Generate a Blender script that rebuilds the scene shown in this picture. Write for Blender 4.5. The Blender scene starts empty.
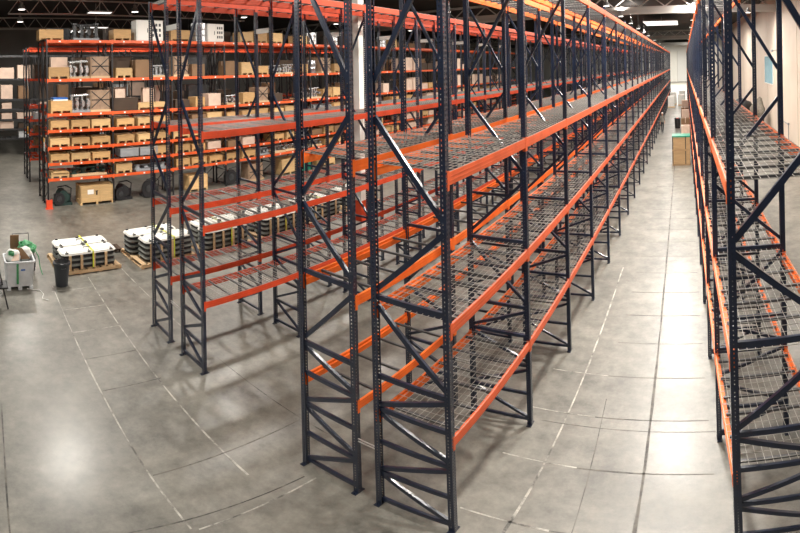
import bpy, bmesh, math, random
import numpy as np
from mathutils import Vector, Matrix
C = bpy.context.scene.collection
S = bpy.context.scene
R = random.Random(7)
PI = math.pi

# ---------------------------------------------------------------- camera (swept panorama, as the photograph)
CAMZ = 6.0
FU, FV, VC = 461.07, 557.45, 66.06
YAW, PITCH, ROLL = -0.61677, 0.00561, -0.021415
def cam_axes():
    cy, sy = math.cos(YAW), math.sin(YAW); cp, sp = math.cos(PITCH), math.sin(PITCH); cr, sr = math.cos(ROLL), math.sin(ROLL)
    Rz = np.array([[cy, -sy, 0], [sy, cy, 0], [0, 0, 1]])
    Rx = np.array([[1, 0, 0], [0, cp, sp], [0, -sp, cp]])
    Ry = np.array([[cr, 0, sr], [0, 1, 0], [-sr, 0, cr]])
    return Ry @ Rx @ Rz
A = cam_axes()
cd = bpy.data.cameras.new('camera')
cd.type = 'PANO'; cd.panorama_type = 'EQUIRECTANGULAR'
cd.longitude_min = -400 / FU; cd.longitude_max = 400 / FU
cd.latitude_max = VC / FV; cd.latitude_min = -(533 - VC) / FV
cd.clip_start = 0.05; cd.clip_end = 600
cam = bpy.data.objects.new('camera', cd); C.objects.link(cam)
M3 = Matrix(((A[0][0], A[2][0], -A[1][0]), (A[0][1], A[2][1], -A[1][1]), (A[0][2], A[2][2], -A[1][2])))
cam.matrix_world = Matrix.Translation((0, 0, CAMZ)) @ M3.to_4x4()
S.camera = cam

# ---------------------------------------------------------------- world, exposure
w = bpy.data.worlds.new('world'); S.world = w; w.use_nodes = True
w.node_tree.nodes['Background'].inputs[0].default_value = (0.8, 0.85, 1, 1)
w.node_tree.nodes['Background'].inputs[1].default_value = 0.3
S.view_settings.view_transform = 'Standard'; S.view_settings.look = 'None'
S.view_settings.exposure = -1.48; S.view_settings.gamma = 1.0; S.view_settings.use_curve_mapping = False
LAMP_W = 1500.0

# ---------------------------------------------------------------- materials
def mat(name, col, rough=0.5, metal=0.0, var=0.0, scale=3.0, bump=0.0, bscale=40, emit=None, estr=0, spec=0.5, rvar=0.0, coat=0):
    m = bpy.data.materials.new(name); m.use_nodes = True
    nt = m.node_tree; b = nt.nodes['Principled BSDF']
    b.inputs['Base Color'].default_value = (*col, 1); b.inputs['Roughness'].default_value = rough
    b.inputs['Metallic'].default_value = metal; b.inputs['Specular IOR Level'].default_value = spec
    if coat: b.inputs['Coat Weight'].default_value = coat; b.inputs['Coat Roughness'].default_value = 0.15
    if emit: b.inputs['Emission Color'].default_value = (*emit, 1); b.inputs['Emission Strength'].default_value = estr
    tc = nt.nodes.new('ShaderNodeTexCoord')
    if var:
        n = nt.nodes.new('ShaderNodeTexNoise'); n.inputs['Scale'].default_value = scale; n.inputs['Detail'].default_value = 5
        r = nt.nodes.new('ShaderNodeValToRGB')
        r.color_ramp.elements[0].position = 0.3; r.color_ramp.elements[1].position = 0.7
        r.color_ramp.elements[0].color = (*[max(0, c * (1 - var)) for c in col], 1)
        r.color_ramp.elements[1].color = (*[min(1, c * (1 + var)) for c in col], 1)
        nt.links.new(tc.outputs['Object'], n.inputs['Vector']); nt.links.new(n.outputs['Fac'], r.inputs[0])
        nt.links.new(r.outputs[0], b.inputs['Base Color'])
        if rvar:
            q = nt.nodes.new('ShaderNodeMapRange'); q.inputs['To Min'].default_value = rough - rvar; q.inputs['To Max'].default_value = rough + rvar
            nt.links.new(n.outputs['Fac'], q.inputs['Value']); nt.links.new(q.outputs[0], b.inputs['Roughness'])
    if bump:
        n2 = nt.nodes.new('ShaderNodeTexNoise'); n2.inputs['Scale'].default_value = bscale
        bp = nt.nodes.new('ShaderNodeBump'); bp.inputs['Strength'].default_value = bump; bp.inputs['Distance'].default_value = 0.01
        nt.links.new(tc.outputs['Object'], n2.inputs['Vector']); nt.links.new(n2.outputs['Fac'], bp.inputs['Height']); nt.links.new(bp.outputs[0], b.inputs['Normal'])
    return m

def wood(name, col, var=0.25, sc=(1, 1, 14)):
    m = mat(name, col, 0.65); nt = m.node_tree; b = nt.nodes['Principled BSDF']
    tc = nt.nodes.new('ShaderNodeTexCoord'); mp = nt.nodes.new('ShaderNodeMapping'); mp.inputs['Scale'].default_value = sc
    n = nt.nodes.new('ShaderNodeTexNoise'); n.inputs['Scale'].default_value = 3; n.inputs['Detail'].default_value = 6
    r = nt.nodes.new('ShaderNodeValToRGB'); r.color_ramp.elements[0].position = 0.3; r.color_ramp.elements[1].position = 0.75
    r.color_ramp.elements[0].color = (*[c * (1 - var) for c in col], 1); r.color_ramp.elements[1].color = (*[min(1, c * (1 + var)) for c in col], 1)
    oi = nt.nodes.new('ShaderNodeObjectInfo'); hs = nt.nodes.new('ShaderNodeHueSaturation')
    mr = nt.nodes.new('ShaderNodeMapRange'); mr.inputs['To Min'].default_value = 0.75; mr.inputs['To Max'].default_value = 1.2
    L = nt.links.new
    L(tc.outputs['Object'], mp.inputs['Vector']); L(mp.outputs[0], n.inputs['Vector']); L(n.outputs['Fac'], r.inputs[0])
    L(oi.outputs['Random'], mr.inputs['Value']); L(mr.outputs[0], hs.inputs['Value']); L(r.outputs[0], hs.inputs['Color']); L(hs.outputs[0], b.inputs['Base Color'])
    return m

NAVY = mat('navy_paint', (0.008, 0.015, 0.037), 0.30, var=0.25, scale=6, spec=0.6, coat=0.3)
NAVY2 = mat('navy_paint_dull', (0.007, 0.011, 0.024), 0.4, var=0.2, scale=4)
ORANGE = mat('orange_paint', (0.80, 0.155, 0.018), 0.5, var=0.12, scale=2.5, spec=0.35)
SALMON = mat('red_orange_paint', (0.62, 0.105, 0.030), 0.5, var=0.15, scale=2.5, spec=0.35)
RED = mat('red_paint', (0.62, 0.070, 0.022), 0.5, var=0.14, scale=2.5, spec=0.35)
DORANGE = mat('deep_orange_paint', (0.72, 0.105, 0.022), 0.45, var=0.14, scale=2)
GALV = mat('galvanised_wire', (0.36, 0.35, 0.32), 0.45, metal=0.3)
GALVD = mat('galvanised_channel', (0.085, 0.085, 0.088), 0.45, metal=0.3, var=0.2)
ZINC = mat('zinc_steel', (0.62, 0.62, 0.6), 0.35, metal=0.6)
WHITEP = mat('white_paint', (0.78, 0.77, 0.72), 0.45, var=0.06)
LABEL = mat('white_label', (0.85, 0.82, 0.76), 0.6)
CRATE = wood('crate_wood', (0.50, 0.30, 0.125), 0.22)
CRATE2 = wood('pale_crate_wood', (0.62, 0.41, 0.19), 0.2)
PALW = wood('pallet_wood', (0.60, 0.42, 0.24), 0.3)
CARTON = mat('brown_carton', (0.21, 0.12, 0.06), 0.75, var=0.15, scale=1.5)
PLY = wood('plywood', (0.33, 0.21, 0.10), 0.2)
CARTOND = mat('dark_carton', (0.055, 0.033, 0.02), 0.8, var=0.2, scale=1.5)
CARTONP = mat('pale_carton', (0.62, 0.46, 0.36), 0.7, var=0.12, scale=3)
BALE = mat('wrapped_bale', (0.30, 0.20, 0.13), 0.5, var=0.25, scale=5)
BLACK = mat('black_metal', (0.012, 0.012, 0.014), 0.45, var=0.2)
DARKG = mat('dark_grey_metal', (0.05, 0.052, 0.055), 0.4, metal=0.3, var=0.3, scale=5)
STEEL = mat('bright_steel', (0.55, 0.56, 0.57), 0.25, metal=0.85, var=0.15)
GREYM = mat('grey_painted_metal', (0.28, 0.29, 0.30), 0.45, var=0.15)
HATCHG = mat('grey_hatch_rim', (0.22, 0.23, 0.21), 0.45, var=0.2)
HATCHW = mat('white_hatch_paint', (0.74, 0.74, 0.69), 0.4, var=0.08, scale=3)
CANP = mat('charcoal_plastic', (0.028, 0.033, 0.04), 0.4, bump=0.1)
GREENP = mat('green_rubber', (0.05, 0.26, 0.10), 0.45, var=0.4, scale=8)
GREEND = mat('dark_green_paint', (0.012, 0.035, 0.03), 0.5, var=0.3)
BLUEP = mat('blue_sheet', (0.02, 0.12, 0.42), 0.5, var=0.2)
YELLOW = mat('yellow_webbing', (0.62, 0.66, 0.05), 0.6, var=0.15, scale=10)
YSIGN = mat('yellow_sign', (0.85, 0.42, 0.02), 0.5)
REDORG = mat('orange_guard', (0.75, 0.07, 0.02), 0.5, var=0.15)
BINW = mat('pale_bin_plastic', (0.55, 0.57, 0.58), 0.5, var=0.12, scale=4)
SACK = mat('white_plastic_sack', (0.72, 0.72, 0.68), 0.5, var=0.12, scale=6, bump=0.6, bscale=14)
TEALW = mat('teal_wrap', (0.02, 0.22, 0.14), 0.35, var=0.2)
BLUEG = mat('sky_blue_glass', (0.26, 0.50, 0.60), 0.15, var=0.15, scale=2)
LENS = mat('lamp_lens', (1, 1, 1), 0.5, emit=(1.0, 0.93, 0.82), estr=14)
PANELL = mat('light_panel', (1, 1, 1), 0.5, emit=(1.0, 0.97, 0.9), estr=5)
ALU = mat('lamp_aluminium', (0.5, 0.5, 0.5), 0.4, metal=0.7)
TARP = mat('black_tarp', (0.012, 0.012, 0.013), 0.6, var=0.3, bump=0.5, bscale=6)
BRUSH = mat('grey_brown_netting', (0.16, 0.14, 0.11), 0.8, var=0.4, scale=9, bump=0.8, bscale=25)
CEILM = mat('dark_roof_deck', (0.035, 0.030, 0.026), 0.8, var=0.25, scale=0.4)
TRUSSM = mat('grey_truss_paint', (0.55, 0.53, 0.50), 0.5, var=0.15)
WALLB = mat('beige_wall_panel', (0.66, 0.56, 0.46), 0.6, var=0.06, scale=0.5)
WALLG = mat('grey_wall', (0.26, 0.25, 0.235), 0.7, var=0.12, scale=0.3)
WALLF = mat('white_far_wall', (0.72, 0.72, 0.70), 0.7, var=0.05, scale=0.2)
SKIN = mat('skin', (0.42, 0.22, 0.14), 0.5)
SHIRT = mat('grey_shirt', (0.16, 0.15, 0.13), 0.8, var=0.1)
TROUS = mat('dark_trousers', (0.012, 0.012, 0.016), 0.8)
CAPW = mat('white_cap', (0.75, 0.74, 0.7), 0.7)

def floor_material():
    m = bpy.data.materials.new('polished_concrete'); m.use_nodes = True
    nt = m.node_tree; b = nt.nodes['Principled BSDF']; L = nt.links.new
    tc = nt.nodes.new('ShaderNodeTexCoord')
    def noise(scale, det, rough=0.55):
        n = nt.nodes.new('ShaderNodeTexNoise'); n.inputs['Scale'].default_value = scale; n.inputs['Detail'].default_value = det
        n.inputs['Roughness'].default_value = rough; L(tc.outputs['Object'], n.inputs['Vector']); return n
    n1 = noise(0.5, 9, 0.72); n2 = noise(2.6, 9, 0.75); n3 = noise(14, 4)
    r = nt.nodes.new('ShaderNodeValToRGB'); e = r.color_ramp.elements
    e[0].position = 0.40; e[0].color = (0.072, 0.068, 0.053, 1); e[1].position = 0.62; e[1].color = (0.225, 0.212, 0.176, 1)
    mx = nt.nodes.new('ShaderNodeMix'); mx.data_type = 'FLOAT'; mx.inputs[0].default_value = 0.5
    L(n1.outputs['Fac'], mx.inputs[2]); L(n2.outputs['Fac'], mx.inputs[3]); L(mx.outputs[0], r.inputs[0])
    # dark scuffs and stains
    r2 = nt.nodes.new('ShaderNodeValToRGB'); r2.color_ramp.elements[0].position = 0.30; r2.color_ramp.elements[1].position = 0.46
    r2.color_ramp.elements[0].color = (0.70, 0.69, 0.67, 1); r2.color_ramp.elements[1].color = (1, 1, 1, 1)
    n4 = noise(1.1, 10, 0.75); L(n4.outputs['Fac'], r2.inputs[0])
    mc = nt.nodes.new('ShaderNodeMix'); mc.data_type = 'RGBA'; mc.blend_type = 'MULTIPLY'; mc.inputs[0].default_value = 1
    L(r.outputs[0], mc.inputs[6]); L(r2.outputs[0], mc.inputs[7]); L(mc.outputs[2], b.inputs['Base Color'])
    q = nt.nodes.new('ShaderNodeMapRange'); q.inputs['To Min'].default_value = 0.40; q.inputs['To Max'].default_value = 0.66
    L(n2.outputs['Fac'], q.inputs['Value']); L(q.outputs[0], b.inputs['Roughness'])
    b.inputs['Specular IOR Level'].default_value = 0.9; b.inputs['Coat Weight'].default_value = 0.38; b.inputs['Coat Roughness'].default_value = 0.27; b.inputs['Coat IOR'].default_value = 1.5
    bp = nt.nodes.new('ShaderNodeBump'); bp.inputs['Strength'].default_value = 0.05; bp.inputs['Distance'].default_value = 0.01
    L(n3.outputs['Fac'], bp.inputs['Height']); L(bp.outputs[0], b.inputs['Normal'])
    return m
FLOORM = floor_material()
def joint_material(name, lo, hi, p0, p1):
    m = bpy.data.materials.new(name); m.use_nodes = True; nt = m.node_tree; b = nt.nodes['Principled BSDF']; b.inputs['Roughness'].default_value = .6
    tc = nt.nodes.new('ShaderNodeTexCoord'); n = nt.nodes.new('ShaderNodeTexNoise'); n.inputs['Scale'].default_value = 2.1; n.inputs['Detail'].default_value = 7; n.inputs['Roughness'].default_value = .7
    r = nt.nodes.new('ShaderNodeValToRGB'); e = r.color_ramp.elements; e[0].position = p0; e[1].position = p1; e[0].color = (*lo, 1); e[1].color = (*hi, 1)
    nt.links.new(tc.outputs['Object'], n.inputs['Vector']); nt.links.new(n.outputs['Fac'], r.inputs[0]); nt.links.new(r.outputs[0], b.inputs['Base Color']); return m
JOINTW = joint_material('pale_joint_filler', (0.09, 0.085, 0.075), (0.50, 0.48, 0.42), .38, .60)
JOINTD = joint_material('dark_joint_filler', (0.035, 0.033, 0.03), (0.13, 0.12, 0.10), .42, .56)

# ---------------------------------------------------------------- mesh helpers
class MB:
    def __init__(s): s.v = []; s.f = []; s.m = []
    def add(s, vs, fs, mi=0):
        o = len(s.v); s.v += [tuple(p) for p in vs]
        for f in fs: s.f.append([o + i for i in f]); s.m.append(mi)
        return s
    def box(s, x0, x1, y0, y1, z0, z1, mi=0):
        return s.add([(x0, y0, z0), (x1, y0, z0), (x1, y1, z0), (x0, y1, z0), (x0, y0, z1), (x1, y0, z1), (x1, y1, z1), (x0, y1, z1)],
                     [(0, 3, 2, 1), (4, 5, 6, 7), (0, 1, 5, 4), (1, 2, 6, 5), (2, 3, 7, 6), (3, 0, 4, 7)], mi)
    def bar(s, p, q, a, b, up=(0, 1, 0), mi=0):      # rectangular bar, a wide across (perp. to up), b thick along up
        p = Vector(p); q = Vector(q); d = (q - p).normalized(); u = Vector(up); u = (u - d * u.dot(d)).normalized(); n = d.cross(u)
        vs = []
        for c in (p, q):
            for sa, sb in ((-1, -1), (1, -1), (1, 1), (-1, 1)): vs.append(c + n * sa * a / 2 + u * sb * b / 2)
        return s.add(vs, [(3, 2, 1, 0), (4, 5, 6, 7), (0, 1, 5, 4), (1, 2, 6, 5), (2, 3, 7, 6), (3, 0, 4, 7)], mi)
    def tube(s, pts, r, n=8, mi=0, cap=True):
        pts = [Vector(p) for p in pts]; rings = []
        rs = r if isinstance(r, (list, tuple)) else [r] * len(pts)
        for i, p in enumerate(pts):
            d = (pts[min(i + 1, len(pts) - 1)] - pts[max(i - 1, 0)]).normalized()
            u = d.orthogonal().normalized() if i == 0 else (u - d * u.dot(d)).normalized()
            v = d.cross(u)
            rings.append([p + (u * math.cos(2 * PI * k / n) + v * math.sin(2 * PI * k / n)) * rs[i] for k in range(n)])
        vs = [q for rg in rings for q in rg]
        fs = [(i * n + k, i * n + (k + 1) % n, (i + 1) * n + (k + 1) % n, (i + 1) * n + k) for i in range(len(pts) - 1) for k in range(n)]
        if cap: fs += [tuple(range(n - 1, -1, -1)), tuple((len(pts) - 1) * n + k for k in range(n))]
        return s.add(vs, fs, mi)
    def lathe(s, prof, c=(0, 0, 0), n=16, mi=0):
        vs = [(c[0] + r * math.cos(2 * PI * k / n), c[1] + r * math.sin(2 * PI * k / n), c[2] + z) for r, z in prof for k in range(n)]
        fs = [(i * n + k, i * n + (k + 1) % n, (i + 1) * n + (k + 1) % n, (i + 1) * n + k) for i in range(len(prof) - 1) for k in range(n)]
        fs += [tuple(range(n - 1, -1, -1)), tuple((len(prof) - 1) * n + k for k in range(n))]
        return s.add(vs, fs, mi)
    def prism(s, poly, z0, z1, mi=0, axis='z'):
        n = len(poly)
        def P(a, b, t): return (a, b, t) if axis == 'z' else ((a, t, b) if axis == 'y' else (t, a, b))
        vs = [P(a, b, z0) for a, b in poly] + [P(a, b, z1) for a, b in poly]
        fs = [tuple(range(n - 1, -1, -1)), tuple(range(n, 2 * n))] + [(i, (i + 1) % n, n + (i + 1) % n, n + i) for i in range(n)]
        return s.add(vs, fs, mi)
    def mesh(s, name, *mats, smooth=False):
        me = bpy.data.meshes.new(name); me.from_pydata(s.v, [], s.f)
        for m in mats: me.materials.append(m)
        if len(mats) > 1: me.polygons.foreach_set('material_index', s.m)
        bm = bmesh.new(); bm.from_mesh(me); bmesh.ops.recalc_face_normals(bm, faces=bm.faces[:]); bm.to_mesh(me); bm.free()
        if smooth:
            me.polygons.foreach_set('use_smooth', [True] * len(me.polygons))
            me.set_sharp_from_angle(angle=0.7)
        me.update(); return me

def new(name, me, parent=None, loc=(0, 0, 0), rz=0.0, label=None, cat=None, group=None, kind=None, sc=None, rot=None):
    o = bpy.data.objects.new(name, me); C.objects.link(o)
    o.location = loc
    if rot: o.rotation_euler = rot
    elif rz: o.rotation_euler = (0, 0, rz)
    if sc: o.scale = sc
    if parent is not None: o.parent = parent
    if label: o['label'] = label
    if cat: o['category'] = cat
    if group: o['group'] = group
    if kind: o['kind'] = kind
    return o
def thing(name, loc, label, cat, group=None, rz=0.0): return new(name, None, None, loc, rz, label, cat, group)
def bx(x0, x1, y0, y1, z0, z1, name, *m): return MB().box(x0, x1, y0, y1, z0, z1).mesh(name, *m)
_unit = {}
def ubox(parent, name, m, x0, x1, y0, y1, z0, z1, **k):     # a box that shares one unit mesh per material
    key = m.name
    if key not in _unit: _unit[key] = bx(-.5, .5, -.5, .5, -.5, .5, 'box_' + key, m)
    return new(name, _unit[key], parent, ((x0 + x1) / 2, (y0 + y1) / 2, (z0 + z1) / 2), sc=(x1 - x0, y1 - y0, z1 - z0), **k)

ORD = ['first', 'second', 'third', 'fourth', 'fifth', 'sixth', 'seventh', 'eighth', 'ninth', 'tenth', 'eleventh', 'twelfth', 'thirteenth', 'fourteenth', 'fifteenth', 'sixteenth']

# ================================================================ SETTING
X0, X1, Y0, Y1, ZC = -62.0, 9.2, -24.0, 170.0, 11.6
fl = new('floor', bx(X0 - .3, X1 + .3, Y0 - .3, Y1 + .3, -0.3, 0, 'floor', FLOORM), kind='structure')
def joint(x0, y0, x1, y1, wd, m, name='joint_filler'):
    mb = MB(); n = max(2, int(math.hypot(x1 - x0, y1 - y0) / 0.6)); pts = []
    for i in range(n + 1):
        t = i / n; pts.append((x0 + (x1 - x0) * t, y0 + (y1 - y0) * t))
    dx, dy = (x1 - x0), (y1 - y0); l = math.hypot(dx, dy); nx, ny = -dy / l, dx / l
    left, right = [], []
    for (px, py) in pts:
        wl, wr = wd / 2 * R.uniform(.6, 1.3), wd / 2 * R.uniform(.6, 1.3)
        left.append((px + nx * wl, py + ny * wl)); right.append((px - nx * wr, py - ny * wr))
    poly = left + right[::-1]
    for i in range(n):
        mb.prism([left[i], left[i + 1], right[i + 1], right[i]], -0.02, 0.0015)
    return new(name, mb.mesh(name, m), fl)
XL = [-0.85 - 1.365 * k for k in range(11)]
joint(-14.9, 2.95, -5.0, 2.62, .032, JOINTW); joint(-15.3, 4.28, -5.6, 3.9, .032, JOINTW)
for k, x in enumerate(XL[3:]):
    if k < 1: joint(x, 2.7, x + .05, 4.6, .026, JOINTW)
    elif k < 2: joint(x, 2.7, x + .05, 5.6, .03, JOINTD)
    elif k in (3, 4): joint(x, 2.8, x, 4.1, .022, JOINTD)
    elif k > 4: joint(x, 2.85, x, 4.2, .028, JOINTW)
joint(-2.2, 4.3, -2.2, 15.5, .042, JOINTW); joint(-0.70, 3.6, -0.85, 44, .045, JOINTD)
joint(-1.38, 4.2, -1.6, 8.6, .014, JOINTD)
for k in range(-2, 14):
    y = 8.0 + 1.42 * k
    if k <= 1: joint(-2.9, y + .05, -1.7, y, .03, JOINTW)
    joint(-1.7, y, 0.3, y - .02, .028, JOINTD)
    if k in (0,): joint(-2.6, y - .3, 0.4, y - .35, .016, JOINTD)
joint(-9.0, 0.75, -4.9, 0.5, .025, JOINTD); joint(-5.3, 1.3, -5.04, 4.5, .02, JOINTD)
joint(-14.9, -9, -14.2, -2.0, .025, JOINTD); joint(-16, 5.62, -10.5, 5.62, .024, JOINTW); joint(-9.2, 5.6, -5.6, 5.55, .02, JOINTD)

cl = new('ceiling', bx(X0 - .3, X1 + .3, Y0 - .3, Y1 + .3, ZC, ZC + .3, 'ceiling', CEILM), kind='structure')
new('wall_left', bx(X0 - .3, X0, Y0, Y1, 0, ZC, 'wall_left', WALLG), kind='structure')
new('wall_back', bx(X0, X1, Y0 - .3, Y0, 0, ZC, 'wall_back', WALLG), kind='structure')
new('wall_front', bx(X0, X1, Y1, Y1 + .3, 0, ZC, 'wall_front', WALLF), kind='structure')
wr = new('wall_right', bx(X1 + .02, X1 + .3, Y0, Y1, 0, ZC, 'wall_right', WALLG), kind='structure')
# tilt-up wall panels, each its own piece with an open joint
ys = [-24, -10, 2, 9, 16, 23, 30] + [36.4 + 6.75 * k for k in range(20)]
for a, b in zip(ys, ys[1:]):
    new('panel', bx(X1 - .12, X1 + .02, a + .07, min(b, Y1) - .07, 0, ZC, 'wall_panel', WALLB), wr)
# roof girders with web members
def girder(y, z0=9.95, z1=11.5, detail=True):
    t = new('ceiling_truss', None, kind='structure')
    t.location = (0, y, 0)
    ubox(t, 'bottom_chord', TRUSSM, X0, X1 - .14, -.15, .15, z0, z0 + .62)
    ubox(t, 'top_chord', TRUSSM, X0, X1 - .14, -.1, .1, z1 - .2, z1)
    me = MB(); me.bar((0, 0, z0 + .6), (1.25, 0, z1 - .15), .1, .1); me = me.mesh('web_member', TRUSSM)
    me2 = MB(); me2.bar((2.5, 0, z0 + .6), (1.25, 0, z1 - .15), .1, .1); me2 = me2.mesh('web_member', TRUSSM)
    x = X0 + .2
    while x < X1 - 2.7:
        if detail:
            new('web_member', me, t, (x, 0, 0)); new('web_member', me2, t, (x, 0, 0))
        x += 2.5
for i, y in enumerate((45, 96, 130)): girder(y, detail=i < 2)
def joist(x, y0, y1):
    t = new('ceiling_joist', None, kind='structure'); t.location = (x, 0, 0)
    ubox(t, 'bottom_chord', TRUSSM, -.06, .06, y0, y1, 10.3, 10.4); ubox(t, 'top_chord', TRUSSM, -.06, .06, y0, y1, 11.3, 11.4)
    a = MB(); a.bar((0, 0, 10.36), (0, .9, 11.35), .06, .06, (1, 0, 0)); a = a.mesh('web_member', TRUSSM)
    b = MB(); b.bar((0, 1.8, 10.36), (0, .9, 11.35), .06, .06, (1, 0, 0)); b = b.mesh('web_member', TRUSSM)
    y = y0
    while y < y1 - 1.7:
        new('web_member', a, t, (0, y, 0)); new('web_member', b, t, (0, y, 0)); y += 1.8
joist(-38, 4, 27); joist(-50, 2, 24)
# building columns, white with a red painted band
def column(x, y, lab):
    o = new('building_column', bx(-.15, .15, -.15, .15, 0, ZC - .01, 'column_shaft', WHITEP), None, (x, y, 0), label=lab, cat='column', group='white building columns')
    new('painted_band', bx(-.16, .16, -.16, .16, 1.75, 2.35, 'red_band', RED), o, label='red painted band')
column(-10.04, 11.75, 'white square building column with red band, rising between the nearest red beamed racks')
column(-10.04, 24.6, 'slender white building column second along the red beamed racks')
column(-10.04, 37.3, 'thin white building column third along the red beamed racks, far off')

# ================================================================ LAMPS
lens_m = MB().lathe([(.24, 0), (.24, .03)], n=20).mesh('lens', LENS)
hood_m = MB().lathe([(.27, .0), (.27, .05), (.2, .22), (.12, .26), (.1, .42), (.02, .44)], n=20).mesh('hood', ALU, smooth=True)
rod_m = MB().tube([(0, 0, 0), (0, 0, ZC - 9.8 - .44)], .012, 6).mesh('rod', ALU)
LD = {}
def lamp(x, y, lab, power=1.0, z=9.8, col=(1.0, 0.95, 0.88)):
    t = thing('high_bay_lamp', (x, y, z), lab, 'lamp', 'high bay lamps')
    new('hood', hood_m, t); new('lens', lens_m, t, (0, 0, -.005)); new('hanging_rod', rod_m, t, (0, 0, .44), sc=(1, 1, (ZC - z - .44) / (ZC - 9.8 - .44)))
    key = round(power, 2)
    if key not in LD:
        l = bpy.data.lights.new('bulb', 'AREA'); l.shape = 'DISK'; l.size = 1.0; l.energy = LAMP_W * power; l.color = col; LD[key] = l
    o = bpy.data.objects.new('bulb', LD[key]); C.objects.link(o); o.location = (x, y, z - .06)
    if 26 < y < 62 and -8 < x < 2:      # added uplight that brightens the girder and roof
        if 'up' not in LD:
            l = bpy.data.lights.new('added_uplight', 'AREA'); l.shape = 'DISK'; l.size = .4; l.energy = LAMP_W * .16; l.color = col; LD['up'] = l
        o = bpy.data.objects.new('added_uplight', LD['up']); C.objects.link(o); o.location = (x, y, z + .5); o.rotation_euler = (PI, 0, 0)
k = 0
for y in (-8, 2, 10.5, 19, 27.6, 36.2, 44.6, 53, 61.5, 70, 78.5, 95, 115, 140):
    lamp(-6.1, y, f'round high bay lamp, {ORD[k]} of the line above the racks with orange beams', 0.5); k += 1
k = 0
for y in (-6, 4, 12, 20, 28, 36, 44, 54, 66, 80, 100, 125):
    lamp(-0.8 if y < 40 else 1.2, y, f'round high bay lamp, {ORD[k]} of the line over the long open aisle', (3.0 if y < 40 else 2.2) if y > 6 else 1.0, 10.9); k += 1
for xi, x in enumerate((-18.5, -31.0)):
    for k, y in enumerate((-7, 4.2, 12.4, 22, 33, 46)):
        lamp(x, y, f'round high bay lamp, {ORD[k]} of the line over the aisle {("before", "behind")[xi]} the stocked rack', (2.0, .8)[xi])
lamp(-38, 5, 'added round high bay lamp brightening the farthest left rack', 1.4); lamp(-48, 26, 'round high bay lamp farther along the dim left wall', .8)  # first lamp is added to brighten the cartons in the farthest left rack
lamp(6.2, 10, 'round high bay lamp nearest over the strip beside the beige wall', .6)
lamp(6.2, 26, 'round high bay lamp second over the strip beside the beige wall', .8)
lamp(6.2, 44, 'round high bay lamp third over the strip beside the beige wall', .8)
lamp(6.2, 64, 'round high bay lamp farthest over the strip beside the beige wall', .8)
def tray(x, y, lx, ly, z, lab, e=400):
    t = thing('light_panel', (x, y, z), lab, 'lamp', 'flat light panels')
    ubox(t, 'frame', ALU, -lx / 2 - .05, lx / 2 + .05, -ly / 2 - .05, ly / 2 + .05, .02, .1)
    ubox(t, 'diffuser', PANELL, -lx / 2, lx / 2, -ly / 2, ly / 2, 0, .02)
    ubox(t, 'hanger', ALU, -.02, .02, -.02, .02, .1, ZC - z)
    l = bpy.data.lights.new('panel_tubes', 'AREA'); l.shape = 'RECTANGLE'; l.size = lx; l.size_y = ly; l.energy = e; l.color = (1, .95, .87)
    o = bpy.data.objects.new('panel_tubes', l); C.objects.link(o); o.location = (x, y, z - .02)
tray(-3.3, 68, 4.8, 7, 10.75, 'large bright white skylight built as a hung panel across the far end of the aisle', 3000)  # a roof skylight, modelled as a hung light panel
tray(-2.5, 100, 3.2, 3, 10.6, 'smaller white light panel beyond the large bright one', 1200)
tray(-2.0, 150, 9, 16, 10.9, 'broad added light panel brightening the floor before the far white wall', 24000)  # added light that whitens the far wall and the floor before it
tray(-32.5, 10.2, .6, 1.7, 9.85, 'bright white strip light just above the end of the stocked rack', 500)
tray(-41, 12.5, .5, 2.2, 9.7, 'narrow white strip light above the stocked rack on the left', 300)
tray(-44, 9.5, .5, 2.6, 11.0, 'thin strip light tucked beneath the dark roof far left', 200)

# ================================================================ RACKS
PW = 0.082        # post section
H_TOP = 7.62
def post_mesh(m):
    """open channel, web at +X with two rows of slots, flanges at +-Y with one row of holes"""
    mb = MB(); h = PW / 2; pitch = .0508; n = int((H_TOP - .1) / pitch)
    def strip(face, a0, a1, z0, z1):
        if face == 'w': vs = [(h, a0, z0), (h, a1, z0), (h, a1, z1), (h, a0, z1)]
        else:
            y = h if face == 'f1' else -h; vs = [(a0, y, z0), (a1, y, z0), (a1, y, z1), (a0, y, z1)]
        mb.add(vs, [(0, 1, 2, 3)])
    for a0, a1 in ((-h, -.029), (-.012, .012), (.029, h)): strip('w', a0, a1, 0, H_TOP)
    for f in ('f1', 'f2'):
        for a0, a1 in ((-h, -.012), (.006, h)): strip(f, a0, a1, 0, H_TOP)
    z = 0.0
    for i in range(n + 1):
        zt = H_TOP if i == n else z + pitch - .030
        for a0, a1 in ((-.029, -.012), (.012, .029)): strip('w', a0, a1, z, zt)
        zt2 = H_TOP if i == n else z + pitch - .020
        for f in ('f1', 'f2'): strip(f, -.012, .006, z if i == 0 else z, zt2)
        z += pitch
    # small return lips on the open side
    for y in (-1, 1): mb.box(-h, -h + .003, min(y * h, y * (h - .016)), max(y * h, y * (h - .016)), 0, H_TOP)
    return mb.mesh('post', m)
POST = post_mesh(NAVY)
FOOTM = MB().box(-.043, .043, -.1, .1, 0, .012).lathe([(.012, .012), (.012, .03)], (0, .075, 0), 6).lathe([(.012, .012), (.012, .03)], (0, -.075, 0), 6).mesh('foot_plate', NAVY2)
HZ = [.10, .64, 1.2, 1.76, 2.27, 3.37]
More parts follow.
